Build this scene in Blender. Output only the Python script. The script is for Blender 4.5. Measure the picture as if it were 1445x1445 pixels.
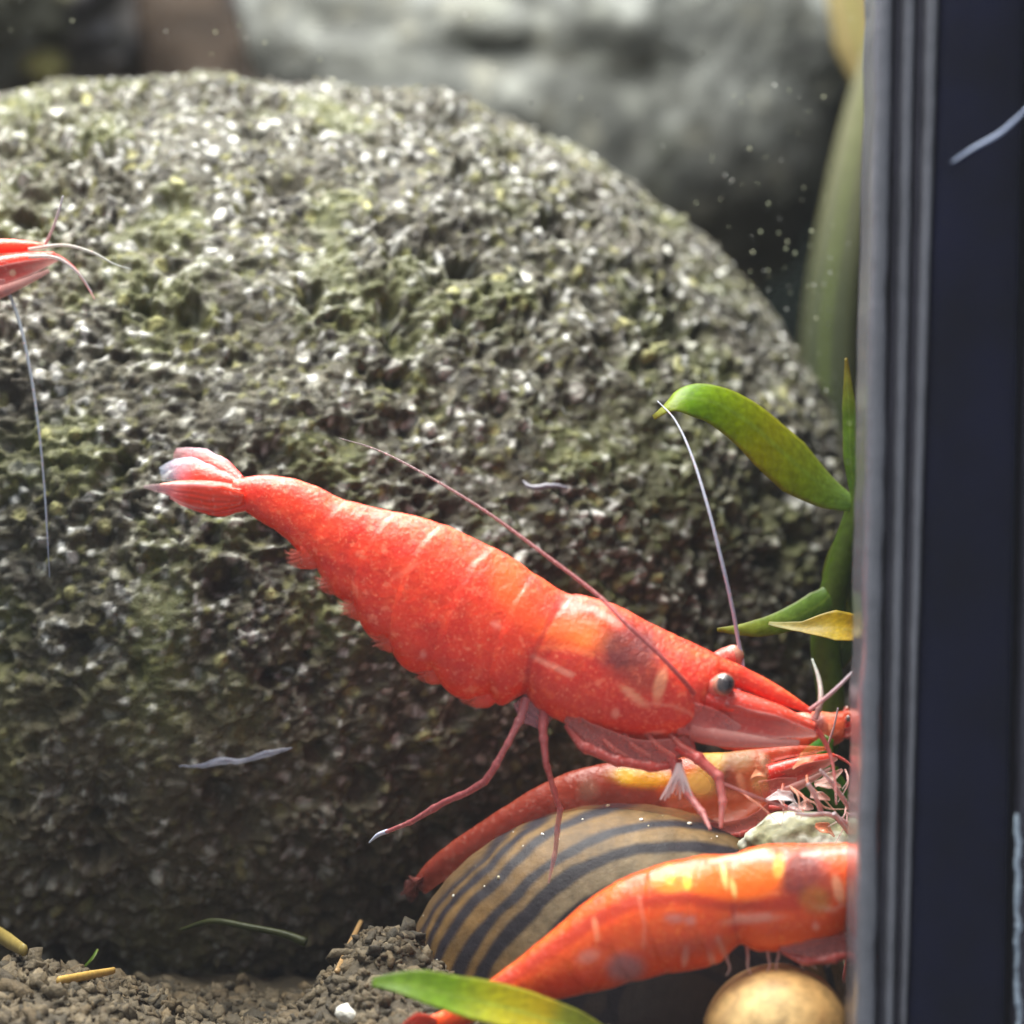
import bpy, math, random
import numpy as np
from mathutils import Vector

# ------------------------------------------------------------------ units
S = 0.001            # everything below is written in millimetres
D = 120.0            # camera to the shrimp's plane (y = 0)
K = 38.0 / 1445.0    # millimetres per photo pixel on that plane
random.seed(7)
RNG = np.random.default_rng(7)

def P(px, py, Y=0.0):
    f = (D + Y) / D * K
    return np.array([(px - 722.5) * f, Y, (722.5 - py) * f])

# ------------------------------------------------------------------ camera, world, lamps
scene = bpy.context.scene
for o in list(bpy.data.objects):
    bpy.data.objects.remove(o)
cam_d = bpy.data.cameras.new('camera')
cam = bpy.data.objects.new('camera', cam_d)
scene.collection.objects.link(cam)
cam.location = (0, -D * S, 0)
cam.rotation_euler = (math.pi / 2, 0, 0)
cam_d.sensor_width = 36
cam_d.lens = 36 * D / 38.0
cam_d.clip_start = 0.002
cam_d.clip_end = 5
cam_d.dof.use_dof = True
cam_d.dof.focus_distance = (D + 4.0) * S
cam_d.dof.aperture_fstop = cam_d.lens / 2.4
scene.camera = cam

world = bpy.data.worlds.new('World')
scene.world = world
world.use_nodes = True
bg = world.node_tree.nodes['Background']
bg.inputs[0].default_value = (0.86, 0.90, 1.0, 1)
bg.inputs[1].default_value = 0.50

def area(name, loc, target, sx, sy, power, col):
    l = bpy.data.lights.new(name, 'AREA')
    l.shape = 'RECTANGLE'; l.size = sx * S; l.size_y = sy * S
    l.energy = power; l.color = col
    o = bpy.data.objects.new(name, l)
    scene.collection.objects.link(o)
    o.location = Vector(loc) * S
    o.rotation_euler = (Vector(target) - Vector(loc)).to_track_quat('-Z', 'Y').to_euler()
    return o
area('aquarium_lamp', (-34, 2, 150), (-6, 16, 0), 150, 70, 1.05, (1.0, 0.97, 0.92))
area('rear_fill_light', (6, 88, 150), (6, 95, 0), 120, 60, 0.34, (0.95, 0.97, 1.0))  # added fill light that brightens the stones at the back

scene.view_settings.view_transform = 'Standard'
scene.view_settings.look = 'None'
scene.view_settings.exposure = 0.17
scene.view_settings.gamma = 1.0
scene.cycles.use_denoising = True
scene.cycles.use_light_tree = False
scene.cycles.max_bounces = 5
scene.cycles.diffuse_bounces = 3
scene.cycles.use_adaptive_sampling = True
scene.cycles.adaptive_threshold = 0.03
scene.cycles.transparent_max_bounces = 16
scene.cycles.caustics_reflective = False
scene.cycles.caustics_refractive = False

# ------------------------------------------------------------------ helpers
def lin(c):
    c = np.asarray(c, float) / 255.0
    return np.where(c <= 0.04045, c / 12.92, ((c + 0.055) / 1.055) ** 2.4)

def hash3(ix, iy, iz, seed=0):
    with np.errstate(over='ignore'):
        h = (ix.astype(np.int64).astype(np.uint32) * np.uint32(374761393)
             + iy.astype(np.int64).astype(np.uint32) * np.uint32(668265263)
             + iz.astype(np.int64).astype(np.uint32) * np.uint32(2246822519)
             + np.uint32((seed * 3266489917) & 0xffffffff))
        h = (h ^ (h >> np.uint32(15))) * np.uint32(2246822519)
        h = (h ^ (h >> np.uint32(13))) * np.uint32(3266489917)
        return h ^ (h >> np.uint32(16))

def vnoise(p, seed=0):
    i = np.floor(p); f = (p - i).astype(np.float32); i = i.astype(np.int64)
    f = f * f * f * (f * (f * 6 - 15) + 10)
    r = 0
    for dx in (0, 1):
        wx = f[:, 0] if dx else 1 - f[:, 0]
        for dy in (0, 1):
            wy = f[:, 1] if dy else 1 - f[:, 1]
            for dz in (0, 1):
                wz = f[:, 2] if dz else 1 - f[:, 2]
                h = hash3(i[:, 0] + dx, i[:, 1] + dy, i[:, 2] + dz, seed).astype(np.float32) / 4294967296.0
                r = r + wx * wy * wz * h
    return r * 2 - 1

def fbm(p, octs=4, seed=0, gain=0.5):
    a, r, t = 1.0, 0, 0
    for k in range(octs):
        r = r + a * vnoise(p * (2.03 ** k), seed + k); t += a; a *= gain
    return r / t

def worley(p, seed=0):
    base = np.floor(p).astype(np.int64)
    n = len(p)
    f1 = np.full(n, 9.0, np.float32); f2 = f1.copy(); cid = np.zeros(n, np.uint32)
    for dx in (-1, 0, 1):
        for dy in (-1, 0, 1):
            for dz in (-1, 0, 1):
                c = base + np.array([dx, dy, dz])
                h = hash3(c[:, 0], c[:, 1], c[:, 2], seed)
                jx = (h & np.uint32(1023)).astype(np.float32) / 1023
                jy = ((h >> np.uint32(10)) & np.uint32(1023)).astype(np.float32) / 1023
                jz = ((h >> np.uint32(20)) & np.uint32(1023)).astype(np.float32) / 1023
                d = np.sqrt((c[:, 0] + jx - p[:, 0]) ** 2 + (c[:, 1] + jy - p[:, 1]) ** 2 + (c[:, 2] + jz - p[:, 2]) ** 2).astype(np.float32)
                new = d < f1
                f2 = np.where(new, f1, np.minimum(f2, d))
                cid = np.where(new, h, cid)
                f1 = np.where(new, d, f1)
    return f1, f2, cid

def rnd(cid, k):
    with np.errstate(over='ignore'):
        h = (cid + np.uint32(k * 7919 + 13)) * np.uint32(2654435761)
        h = (h ^ (h >> np.uint32(15))) * np.uint32(2246822519)
        return ((h >> np.uint32(8)) & np.uint32(65535)).astype(np.float32) / 65535

def smooth(a, b, x):
    t = np.clip((x - a) / (b - a), 0, 1)
    return t * t * (3 - 2 * t)

def catmull(pts, n):
    """resample a polyline (k, d) smoothly to n points, uniform in chord length"""
    p = np.asarray(pts, float)
    if len(p) == 2:
        return p[0] + (p[1] - p[0]) * np.linspace(0, 1, n)[:, None]
    d = np.r_[0, np.cumsum(np.maximum(np.linalg.norm(np.diff(p, axis=0), axis=1), 1e-9))]
    m = np.zeros_like(p)
    m[1:-1] = (p[2:] - p[:-2]) / (d[2:] - d[:-2])[:, None]
    m[0] = (p[1] - p[0]) / (d[1] - d[0]); m[-1] = (p[-1] - p[-2]) / (d[-1] - d[-2])
    t = np.linspace(0, d[-1], n)
    k = np.clip(np.searchsorted(d, t, side='right') - 1, 0, len(p) - 2)
    h = (d[k + 1] - d[k]); s = ((t - d[k]) / h)[:, None]; h = h[:, None]
    return ((2 * s**3 - 3 * s**2 + 1) * p[k] + (s**3 - 2 * s**2 + s) * h * m[k]
            + (-2 * s**3 + 3 * s**2) * p[k + 1] + (s**3 - s**2) * h * m[k + 1])

def interp(vals, n):
    v = np.asarray(vals, float)
    return np.interp(np.linspace(0, 1, n), np.linspace(0, 1, len(v)), v)

def thing(name, base, label, cat, group=None):
    o = bpy.data.objects.new(name, None)
    scene.collection.objects.link(o)
    o.empty_display_size = 0.002
    o.location = Vector(base) * S
    tag(o, label, cat, group)
    return o

def tag(o, label=None, cat=None, group=None, kind=None):
    if label: o['label'] = label
    if cat: o['category'] = cat
    if group: o['group'] = group
    if kind: o['kind'] = kind
    return o

ORIGIN = {}
def world_mm(o):
    v = np.zeros(3)
    while o is not None:
        v = v + np.array(o.location) / S; o = o.parent
    return v

def obj(name, V, F, mat, parent=None, base=None, col=None, sm=True):
    """V in world millimetres; linked relative to its parent (or to base)"""
    V = np.asarray(V, float)
    org = world_mm(parent) if parent is not None else (np.asarray(base, float) if base is not None else np.array([V[:, 0].mean(), V[:, 1].mean(), V[:, 2].min()]))
    L = (V - org) * S
    me = bpy.data.meshes.new(name)
    if isinstance(F, np.ndarray) and len(F) > 3000:
        me.vertices.add(len(L)); me.vertices.foreach_set('co', L.astype(np.float32).ravel())
        w = F.shape[1]
        me.loops.add(F.size); me.loops.foreach_set('vertex_index', F.astype(np.int32).ravel())
        me.polygons.add(len(F)); me.polygons.foreach_set('loop_start', np.arange(0, F.size, w, dtype=np.int32))
        me.update(calc_edges=True)
    else:
        me.from_pydata(L.tolist(), [], [list(map(int, f)) for f in F])
    if col is not None:
        c = np.asarray(col, np.float32)
        if c.shape[1] == 3:
            c = np.c_[c, np.ones(len(c), np.float32)]
        a = me.attributes.new('col', 'FLOAT_COLOR', 'POINT')
        a.data.foreach_set('color', c.astype(np.float32).ravel())
    if sm:
        me.polygons.foreach_set('use_smooth', np.ones(len(me.polygons), bool))
    me.update()
    me.materials.append(mat)
    o = bpy.data.objects.new(name, me)
    scene.collection.objects.link(o)
    if parent is not None:
        o.parent = parent
    else:
        o.location = Vector(org) * S
    return o

def grid_faces(n, m, closed=True):
    i = np.arange(n - 1)[:, None]; j = np.arange(m if closed else m - 1)[None, :]
    j2 = (j + 1) % m
    return np.stack([i * m + j, i * m + j2, (i + 1) * m + j2, (i + 1) * m + j], -1).reshape(-1, 4)

def capped(V):
    """V (n, m, 3) closed rings -> verts, faces with end caps"""
    n, m, _ = V.shape
    F = grid_faces(n, m).tolist()
    W = np.vstack([V.reshape(-1, 3), V[0].mean(0), V[-1].mean(0)])
    a, b = n * m, n * m + 1
    for j in range(m):
        F.append([a, (j + 1) % m, j]); F.append([b, (n - 1) * m + j, (n - 1) * m + (j + 1) % m])
    return W, F

def tube_mesh(pts, rad, n=None, seg=8, sq=1.0):
    n = n or max(8, len(pts) * 6)
    c = catmull(pts, n); r = interp(rad, n)
    t = np.gradient(c, axis=0); t /= np.maximum(np.linalg.norm(t, axis=1), 1e-9)[:, None]
    ref = np.array([0.0, 1.0, 0.0])
    a = np.cross(t, ref); bad = np.linalg.norm(a, axis=1) < 1e-3
    a[bad] = np.cross(t[bad], [0, 0, 1.0]); a /= np.linalg.norm(a, axis=1)[:, None]
    b = np.cross(t, a)
    th = np.linspace(0, 2 * np.pi, seg, endpoint=False)
    V = c[:, None] + r[:, None, None] * (np.cos(th)[None, :, None] * a[:, None] + sq * np.sin(th)[None, :, None] * b[:, None])
    W, F = capped(V)
    u = np.r_[np.repeat(np.linspace(0, 1, n), seg), 0, 1]
    return W, F, u

def blade_mesh(center, width, side, thick=0.1, cup=0.0, n=28, m=11):
    """a leaf or plate: centre line (k,3), half widths, side vector(s), closed with thickness"""
    c = catmull(center, n); w = interp(width, n)
    sd = np.asarray(side, float)
    sd = np.repeat(sd[None], n, 0) if sd.ndim == 1 else catmull(sd, n)
    t = np.gradient(c, axis=0); t /= np.linalg.norm(t, axis=1)[:, None]
    sd = sd - (sd * t).sum(1)[:, None] * t; sd /= np.linalg.norm(sd, axis=1)[:, None]
    nr = np.cross(t, sd)
    v = np.linspace(-1, 1, m)
    mid = c[:, None] + w[:, None, None] * v[None, :, None] * sd[:, None] + (cup * w)[:, None, None] * (v ** 2)[None, :, None] * nr[:, None]
    e = thick * np.sqrt(np.clip(1.02 - v ** 2, 0.02, 1))
    top = mid + e[None, :, None] * nr[:, None]; bot = mid - e[None, :, None] * nr[:, None]
    ring = np.concatenate([top, bot[:, ::-1]], 1)
    W, F = capped(ring)
    u = np.linspace(0, 1, n)
    vv = np.r_[v, v[::-1]]
    U = np.r_[np.repeat(u, 2 * m), 0, 1]; VV = np.r_[np.tile(vv, n), 0, 0]
    return W, F, U, VV

def ico(sub=1):
    import bmesh
    bm = bmesh.new(); bmesh.ops.create_icosphere(bm, subdivisions=sub, radius=1)
    v = np.array([x.co[:] for x in bm.verts]); f = np.array([[q.index for q in x.verts] for x in bm.faces])
    bm.free(); return v, f

# ------------------------------------------------------------------ materials
def nodemat(name):
    m = bpy.data.materials.new(name); m.use_nodes = True
    nt = m.node_tree
    return m, nt, nt.nodes['Principled BSDF']

def mm_coords(nt):
    t = nt.nodes.new('ShaderNodeTexCoord'); mp = nt.nodes.new('ShaderNodeMapping')
    mp.inputs['Scale'].default_value = (1 / S,) * 3
    nt.links.new(t.outputs['Object'], mp.inputs[0])
    return mp.outputs[0]

def noise_node(nt, co, scale, detail=4, rough=0.6):
    n = nt.nodes.new('ShaderNodeTexNoise')
    n.inputs['Scale'].default_value = scale; n.inputs['Detail'].default_value = detail
    n.inputs['Roughness'].default_value = rough
    nt.links.new(co, n.inputs['Vector'])
    return n.outputs['Fac']

def ramp(nt, fac, p0, p1, c0=(0, 0, 0, 1), c1=(1, 1, 1, 1)):
    r = nt.nodes.new('ShaderNodeValToRGB')
    r.color_ramp.elements[0].position = p0; r.color_ramp.elements[1].position = p1
    r.color_ramp.elements[0].color = c0; r.color_ramp.elements[1].color = c1
    nt.links.new(fac, r.inputs[0]); return r.outputs[0]

def mixc(nt, fac, a, b, mode='MIX'):
    m = nt.nodes.new('ShaderNodeMix'); m.data_type = 'RGBA'; m.blend_type = mode
    for s, v in ((m.inputs[0], fac), (m.inputs[6], a), (m.inputs[7], b)):
        if hasattr(v, 'is_linked'): nt.links.new(v, s)
        elif isinstance(v, (int, float)): s.default_value = v
        else: s.default_value = tuple(v) + ((1,) if len(v) == 3 else ())
    return m.outputs[2]

def bump(nt, bs, h, dist, strength=1.0):
    b = nt.nodes.new('ShaderNodeBump'); b.inputs['Distance'].default_value = dist * S
    b.inputs['Strength'].default_value = strength
    nt.links.new(h, b.inputs['Height']); nt.links.new(b.outputs[0], bs.inputs['Normal'])

def attr_mat(name, rough=0.5, spec=0.5, sss=0.0, radius=(1, .35, .25), scale=0.6, alpha=False, noise=None, bump_p=None, coat=0.0, var=None, trans=0.0, thin=0.0):
    m, nt, bs = nodemat(name)
    at = nt.nodes.new('ShaderNodeAttribute'); at.attribute_name = 'col'
    c = at.outputs['Color']
    co = mm_coords(nt)
    if var:
        f = noise_node(nt, co, var[0], 5, 0.65)
        f = ramp(nt, f, 0.3, 0.72, (var[1],) * 3 + (1,), (var[2],) * 3 + (1,))
        c = mixc(nt, 1.0, c, f, 'MULTIPLY')
    if noise:
        for sc, lo, hi, colr, amt in noise:
            f = ramp(nt, noise_node(nt, co, sc, 3, 0.6), lo, hi)
            mu = nt.nodes.new('ShaderNodeMath'); mu.operation = 'MULTIPLY'; mu.inputs[1].default_value = amt
            nt.links.new(f, mu.inputs[0])
            if not alpha:            # the speckle stays off the organ marks (mask in the attribute's alpha)
                m2 = nt.nodes.new('ShaderNodeMath'); m2.operation = 'MULTIPLY'
                nt.links.new(mu.outputs[0], m2.inputs[0]); nt.links.new(at.outputs['Alpha'], m2.inputs[1]); mu = m2
            c = mixc(nt, mu.outputs[0], c, tuple(lin(colr)))
    nt.links.new(c, bs.inputs['Base Color'])
    bs.inputs['Roughness'].default_value = rough
    bs.inputs['Specular IOR Level'].default_value = spec
    if sss:
        bs.inputs['Subsurface Weight'].default_value = sss
        bs.inputs['Subsurface Radius'].default_value = radius
        bs.inputs['Subsurface Scale'].default_value = scale * S
    if coat:
        bs.inputs['Coat Weight'].default_value = coat; bs.inputs['Coat Roughness'].default_value = 0.15
    if trans:
        bs.inputs['Transmission Weight'].default_value = trans
    if alpha: nt.links.new(at.outputs['Alpha'], bs.inputs['Alpha'])
    if thin:
        tl = nt.nodes.new('ShaderNodeBsdfTranslucent'); ms = nt.nodes.new('ShaderNodeMixShader'); ms.inputs[0].default_value = thin
        nt.links.new(c, tl.inputs[0]); nt.links.new(bs.outputs[0], ms.inputs[1]); nt.links.new(tl.outputs[0], ms.inputs[2])
        nt.links.new(ms.outputs[0], nt.nodes['Material Output'].inputs[0])
    if bump_p: bump(nt, bs, noise_node(nt, co, bump_p[0], 4, 0.6), bump_p[1])
    return m

M_stone = attr_mat('pitted_stone', 0.58, 0.3, var=(7.0, 0.62, 1.3), bump_p=(9.0, 0.07))
M_bstone = attr_mat('grey_stone', 0.75, 0.25, var=(0.4, 0.7, 1.2), bump_p=(1.0, 0.1))
M_shrimp = attr_mat('shrimp_shell', 0.40, 0.45, sss=0.3, scale=0.5, coat=0.12,
                    noise=[(2.6, 0.50, 0.68, (250, 100, 52), 0.45), (0.8, 0.46, 0.64, (204, 22, 10), 0.6), (6.5, 0.58, 0.68, (255, 140, 100), 0.5), (13.0, 0.60, 0.68, (255, 165, 125), 0.4), (1.8, 0.60, 0.68, (255, 140, 106), 0.45)],
                    bump_p=(7.0, 0.035))
M_orange = attr_mat('orange_shrimp_shell', 0.40, 0.45, sss=0.3, scale=0.6, coat=0.15,
                    noise=[(1.4, 0.48, 0.66, (214, 52, 8), 0.5), (5.0, 0.58, 0.68, (255, 140, 60), 0.4), (12.0, 0.6, 0.68, (255, 165, 105), 0.35)], bump_p=(7.0, 0.03))
M_membrane = attr_mat('shrimp_membrane', 0.3, 0.5, alpha=True, noise=[(7.0, 0.58, 0.7, (255, 190, 175), 0.35)], bump_p=(6.0, 0.03))
M_limb = attr_mat('shrimp_limb', 0.3, 0.5, alpha=True, noise=[(8.0, 0.56, 0.68, (255, 190, 185), 0.5)], bump_p=(8.0, 0.03))
M_shell = attr_mat('snail_shell', 0.55, 0.2, var=(3.0, 0.7, 1.2), bump_p=(5.0, 0.02), coat=0.0)
M_amber = attr_mat('amber_shell', 0.5, 0.25, var=(2.0, 0.65, 1.2), coat=0.0, bump_p=(3.0, 0.03))
M_leaf = attr_mat('leaf', 0.4, 0.4, var=(3.0, 0.75, 1.25), bump_p=(4.0, 0.03), thin=0.6)
M_soil = attr_mat('soil_crumb', 0.75, 0.3, var=(3.5, 0.6, 1.35), bump_p=(5.0, 0.1))
M_straw = attr_mat('straw', 0.5, 0.4, var=(4.0, 0.7, 1.2))
M_eye = attr_mat('shrimp_eye', 0.12, 0.6, coat=0.6)
M_fibre = attr_mat('fibre', 0.4, 0.5, alpha=True)
M_speck = attr_mat('speck', 0.5, 0.4, alpha=True)

def glass_mat():
    m = bpy.data.materials.new('clear_glass'); m.use_nodes = True
    nt = m.node_tree; nt.nodes.clear()
    out = nt.nodes.new('ShaderNodeOutputMaterial'); mx = nt.nodes.new('ShaderNodeMixShader')
    tr = nt.nodes.new('ShaderNodeBsdfTransparent'); gl = nt.nodes.new('ShaderNodeBsdfGlossy')
    tr.inputs[0].default_value = (0.985, 0.995, 0.99, 1); gl.inputs['Roughness'].default_value = 0.03
    mx.inputs[0].default_value = 0.015
    nt.links.new(tr.outputs[0], mx.inputs[1]); nt.links.new(gl.outputs[0], mx.inputs[2]); nt.links.new(mx.outputs[0], out.inputs[0])
    return m
M_glass = glass_mat()

def plain(name, c, rough, spec=0.5, var=None, bump_p=None):
    m, nt, bs = nodemat(name)
    co = mm_coords(nt)
    cc = tuple(lin(c))
    if var:
        f = ramp(nt, noise_node(nt, co, var[0], 5), 0.3, 0.7, (var[1],) * 3 + (1,), (var[2],) * 3 + (1,))
        nt.links.new(mixc(nt, 1.0, cc, f, 'MULTIPLY'), bs.inputs['Base Color'])
    else:
        bs.inputs['Base Color'].default_value = cc + (1,)
    bs.inputs['Roughness'].default_value = rough; bs.inputs['Specular IOR Level'].default_value = spec
    if bump_p: bump(nt, bs, noise_node(nt, co, bump_p[0], 4), bump_p[1])
    return m
M_navy = plain('black_navy_plastic', (9, 11, 32), 0.5, 0.12, (0.25, 0.55, 1.6), (20.0, 0.02))
M_sil = plain('grey_silicone', (96, 96, 104), 0.2, 0.9, (0.5, 0.75, 1.15), (1.2, 0.06))
M_sil_d = plain('dark_silicone', (52, 50, 62), 0.3, 0.5, (0.5, 0.7, 1.2), (1.2, 0.05))
M_back = plain('dark_backing', (24, 28, 26), 1.0, 0.0, (0.1, 0.6, 1.3))

# ------------------------------------------------------------------ ground
GZ = -19.4
def ground_h(x, y):
    p = np.stack([x, y, np.zeros_like(x)], -1).reshape(-1, 3)
    h = GZ + 0.5 * fbm(p * 0.35, 3, 5).reshape(x.shape) + 0.35 * fbm(p * 1.1, 3, 9).reshape(x.shape)
    a = P(545, 0, 3)[0]; b = P(20, 0, 3)[0]; c = P(330, 0, 3)[0]
    h = h + 3.2 * np.exp(-((x - a) / 2.6) ** 2 - ((y - 4) / 4.5) ** 2) + 2.2 * np.exp(-((x - b) / 4.5) ** 2 - ((y - 4) / 5) ** 2)
    h = h - 0.6 * np.exp(-((x - c) / 3.0) ** 2 - ((y - 5) / 4) ** 2)
    return h
gx, gy = np.meshgrid(np.linspace(-110, 23.9, 420), np.r_[np.linspace(-7.9, 14, 130), np.linspace(15, 148, 60)], indexing='ij')
gz = ground_h(gx, gy)
gv = np.stack([gx, gy, gz], -1).reshape(-1, 3)
gc = lin((80, 70, 54))[None] * (0.8 + 0.5 * fbm(gv * 0.9, 3, 3))[:, None].clip(0.4, 1.5)
o = obj('ground', gv, grid_faces(*gx.shape, closed=False), M_soil, base=(0, 0, GZ), col=gc)
tag(o, kind='structure')

def blobs(centers, radii, cols, rough=0.35, squash=0.75, sub=1, seed=0):
    v0, f0 = ico(sub); n = len(v0)
    rg = np.random.default_rng(seed)
    VV, FF, CC = [], [], []
    for k, (c, r) in enumerate(zip(centers, radii)):
        d = 1 + (rough * rg.uniform(-1, 1, n) if sub < 2 else 1.5 * rough * fbm(v0 * 1.3 + k * 7.7, 2, seed))
        q = rg.normal(size=(3, 3)); q, _ = np.linalg.qr(q)
        sc = np.array([1, rg.uniform(.7, 1.1), squash * rg.uniform(.7, 1.1)])
        VV.append((v0 * d[:, None] * sc) @ q.T * r + c); FF.append(f0 + k * n); CC.append(np.repeat(cols[k][None], n, 0))
    return np.vstack(VV), np.vstack(FF), np.vstack(CC)

nC = 4600
cx = RNG.uniform(-24, 4, nC); cy = RNG.uniform(-7.4, 11, nC) ; cz = ground_h(cx, cy)
cr = RNG.uniform(0.10, 0.34, nC) * np.where(RNG.random(nC) < 0.1, 1.6, 1)
cp = np.array([lin(c) for c in ((110, 97, 76), (96, 84, 66), (120, 106, 84), (84, 75, 60), (108, 92, 68))])
cc = cp[RNG.integers(0, 5, nC)] * RNG.uniform(0.45, 0.85, nC)[:, None]
V, F, C = blobs(np.stack([cx, cy, cz - cr * 0.1], -1), cr, cc, 0.9, 0.7, 2, 4)
o = obj('detritus_crumbs', V, F, M_soil, base=(0, 0, GZ), col=C)
tag(o, 'loose brown grey soil crumbs and droppings heaped on the tank floor', 'soil crumbs', kind='stuff')

# ------------------------------------------------------------------ boulders
def boulder(name, cpx, cY, rx, ry, rY, label, mat, cols, nu, nv, size=1.0, seed=0, cat='boulder', amp=1.0, grain=1.0, algae=0.36, dark=0.45, white=0.87):
    f = (D + cY) / D * K
    c = P(cpx[0], cpx[1], cY); a, cz_, b = rx * f, ry * f, rY
    # azimuth: 0 = towards the camera; dense in front, coarse behind
    az = np.r_[np.linspace(-105, 105, nu), np.linspace(105, 255, nu // 9 + 6)[1:-1]] * np.pi / 180
    el = np.linspace(-89.6, 89.6, nv) * np.pi / 180
    A, E = np.meshgrid(az, el, indexing='ij')
    dirs = np.stack([np.cos(E) * np.sin(A), -np.cos(E) * np.cos(A), np.sin(E)], -1).reshape(-1, 3)
    p = dirs * np.array([a, b, cz_])
    nr = dirs / np.array([a, b, cz_]); nr /= np.linalg.norm(nr, axis=1)[:, None]
    q = p / size
    big = fbm(q * 0.085, 3, seed + 1) * 1.1 + fbm(q * 0.35, 3, seed + 2) * 0.5
    warp = np.stack([vnoise(q * 0.9, seed + 31), vnoise(q * 0.9, seed + 32), vnoise(q * 0.9, seed + 33)], -1)
    g1, g2, gid = worley(q * 1.45 + warp * 0.45, seed + 3)
    s1, s2, sid = worley(q * 3.0 + warp * 0.65, seed + 8)
    h1, h2, hid = worley(q * 0.62 + warp * 0.3, seed + 4)
    pit = np.where(rnd(hid, 1) < 0.6, smooth(0.60, 0.10, h1), 0) * (0.4 + 0.9 * rnd(hid, 2))
    edge = smooth(0.0, 0.45, g2 - g1)
    sedge = smooth(0.0, 0.45, s2 - s1)
    pit2 = np.where(rnd(gid, 5) < 0.45, smooth(0.66, 0.12, g1), 0) * (0.4 + rnd(gid, 6))
    pit3 = np.where(rnd(sid, 5) < 0.35, smooth(0.6, 0.12, s1), 0)
    ridge = 1 - np.abs(fbm(q * 1.3, 4, seed + 6)) * 3.0
    worn = 0.55 + 0.75 * smooth(-0.35, 0.3, fbm(q * 0.22, 3, seed + 70))
    disp = big + amp * worn * (grain * (0.26 * (edge - 0.5) * (0.2 + 1.2 * rnd(gid, 3)) - 0.52 * pit2 - 0.14 * pit3 + 0.12 * (sedge - 0.5) * (0.2 + 1.2 * rnd(sid, 2))) - 0.95 * pit + 0.16 * ridge + 0.17 * fbm(q * 4.5, 3, seed + 16))
    V = c + p + nr * (disp * size)[:, None]
    # mineral grains and algae film, by grain and by patch
    t = rnd(sid, 7); C = np.zeros((len(V), 3))
    base = np.array([lin(x) for x in cols])
    idx = np.clip((t * len(base)).astype(int), 0, len(base) - 1)
    C = base[idx] * (0.6 + 0.8 * rnd(sid, 9))[:, None]
    mtx = lin(cols[1]) * (0.75 + 0.6 * fbm(q * 1.7, 3, seed + 44))[:, None].clip(0.3, 1.6)
    C = mtx + (C - mtx) * (0.25 + 0.75 * sedge)[:, None]
    t2 = rnd(gid, 11)
    C = np.where((t2 > white)[:, None], mtx + (np.where((rnd(gid, 13) < 0.55)[:, None], lin((212, 210, 200)), lin((164, 160, 110))) * (0.7 + 0.5 * rnd(gid, 12))[:, None] - mtx) * smooth(0.55, 0.25, g1)[:, None], C)
    alg = smooth(-0.05, 0.4, fbm(q * 0.3, 3, seed + 20) + 0.35 * (rnd(sid, 15) - 0.5))[:, None]
    C = C * (1 - algae * alg) + lin((106, 112, 54)) * algae * alg
    dk = smooth(0.05, 0.45, fbm(q * 0.5, 3, seed + 25))[:, None]
    C = C * (1 - dark * dk) + lin((52, 44, 36)) * dark * dk
    if grain == 1.0:      # brown tint, stronger towards the bottom
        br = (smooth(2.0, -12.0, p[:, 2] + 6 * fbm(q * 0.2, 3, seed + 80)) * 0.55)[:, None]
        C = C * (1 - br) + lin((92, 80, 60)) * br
    n_, m_ = A.shape
    ii = np.arange(n_)[:, None]; jj = np.arange(m_ - 1)[None]
    F = np.stack([ii * m_ + jj, ((ii + 1) % n_) * m_ + jj, ((ii + 1) % n_) * m_ + jj + 1, ii * m_ + jj + 1], -1).reshape(-1, 4)
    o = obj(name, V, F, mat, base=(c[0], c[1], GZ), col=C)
    return tag(o, label, cat)

BOLD = [(100, 95, 80), (74, 70, 54), (146, 144, 132), (42, 38, 34), (108, 106, 66), (78, 73, 60), (196, 195, 190), (58, 53, 42)]
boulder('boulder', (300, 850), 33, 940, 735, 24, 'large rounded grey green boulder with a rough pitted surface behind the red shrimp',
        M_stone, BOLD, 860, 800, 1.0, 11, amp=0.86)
GREY = [(126, 128, 122), (118, 120, 116), (138, 140, 134), (108, 110, 106), (130, 130, 120)]
boulder('boulder', (730, 90), 100, 520, 430, 24, 'blurred pale grey boulder with dark hollows standing behind the pitted boulder',
        M_bstone, GREY, 220, 200, 5.5, 40, amp=0.28, grain=0.12, algae=0.2, dark=0.3, white=2.0)
boulder('stone', (70, 30), 84, 250, 190, 18, 'dark slate stone, out of focus, left of the blurred grey boulder',
        M_bstone, [(84, 84, 90), (70, 68, 72), (100, 96, 96)], 110, 100, 4.0, 60, cat='stone', amp=0.5, grain=.3, algae=.15, white=.93)

# ------------------------------------------------------------------ aquarium
def box(x0, x1, y0, y1, z0, z1, dtop=0.0):
    v = [(x, y, z) for z in (z0, z1) for y in (y0, y1) for x in (x0, x1)]
    v = np.array(v, float); v[4:, 0] += dtop
    return v, [[0, 2, 3, 1], [4, 5, 7, 6], [0, 1, 5, 4], [2, 6, 7, 3], [0, 4, 6, 2], [1, 3, 7, 5]]
tank = thing('aquarium', (0, -8, GZ), 'glass aquarium with a dark corner post and grey silicone seam', 'aquarium')
V, F = box(-110, 30, -11.0, -8.2, -24, 60); pane = obj('front_pane', V, F, M_glass, tank, sm=False)
V, F = box(24.4, 27.4, -8.1, 150, -24, 60); obj('side_pane', V, F, M_glass, tank, sm=False)
V, F = box(27.5, 29, -8.1, 151, -24, 60); obj('side_backing', V, F, M_back, tank, sm=False)
V, F = box(-112, 34, 151.2, 154, -24, 62); obj('back_panel', V, F, M_back, tank, sm=False)

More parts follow.
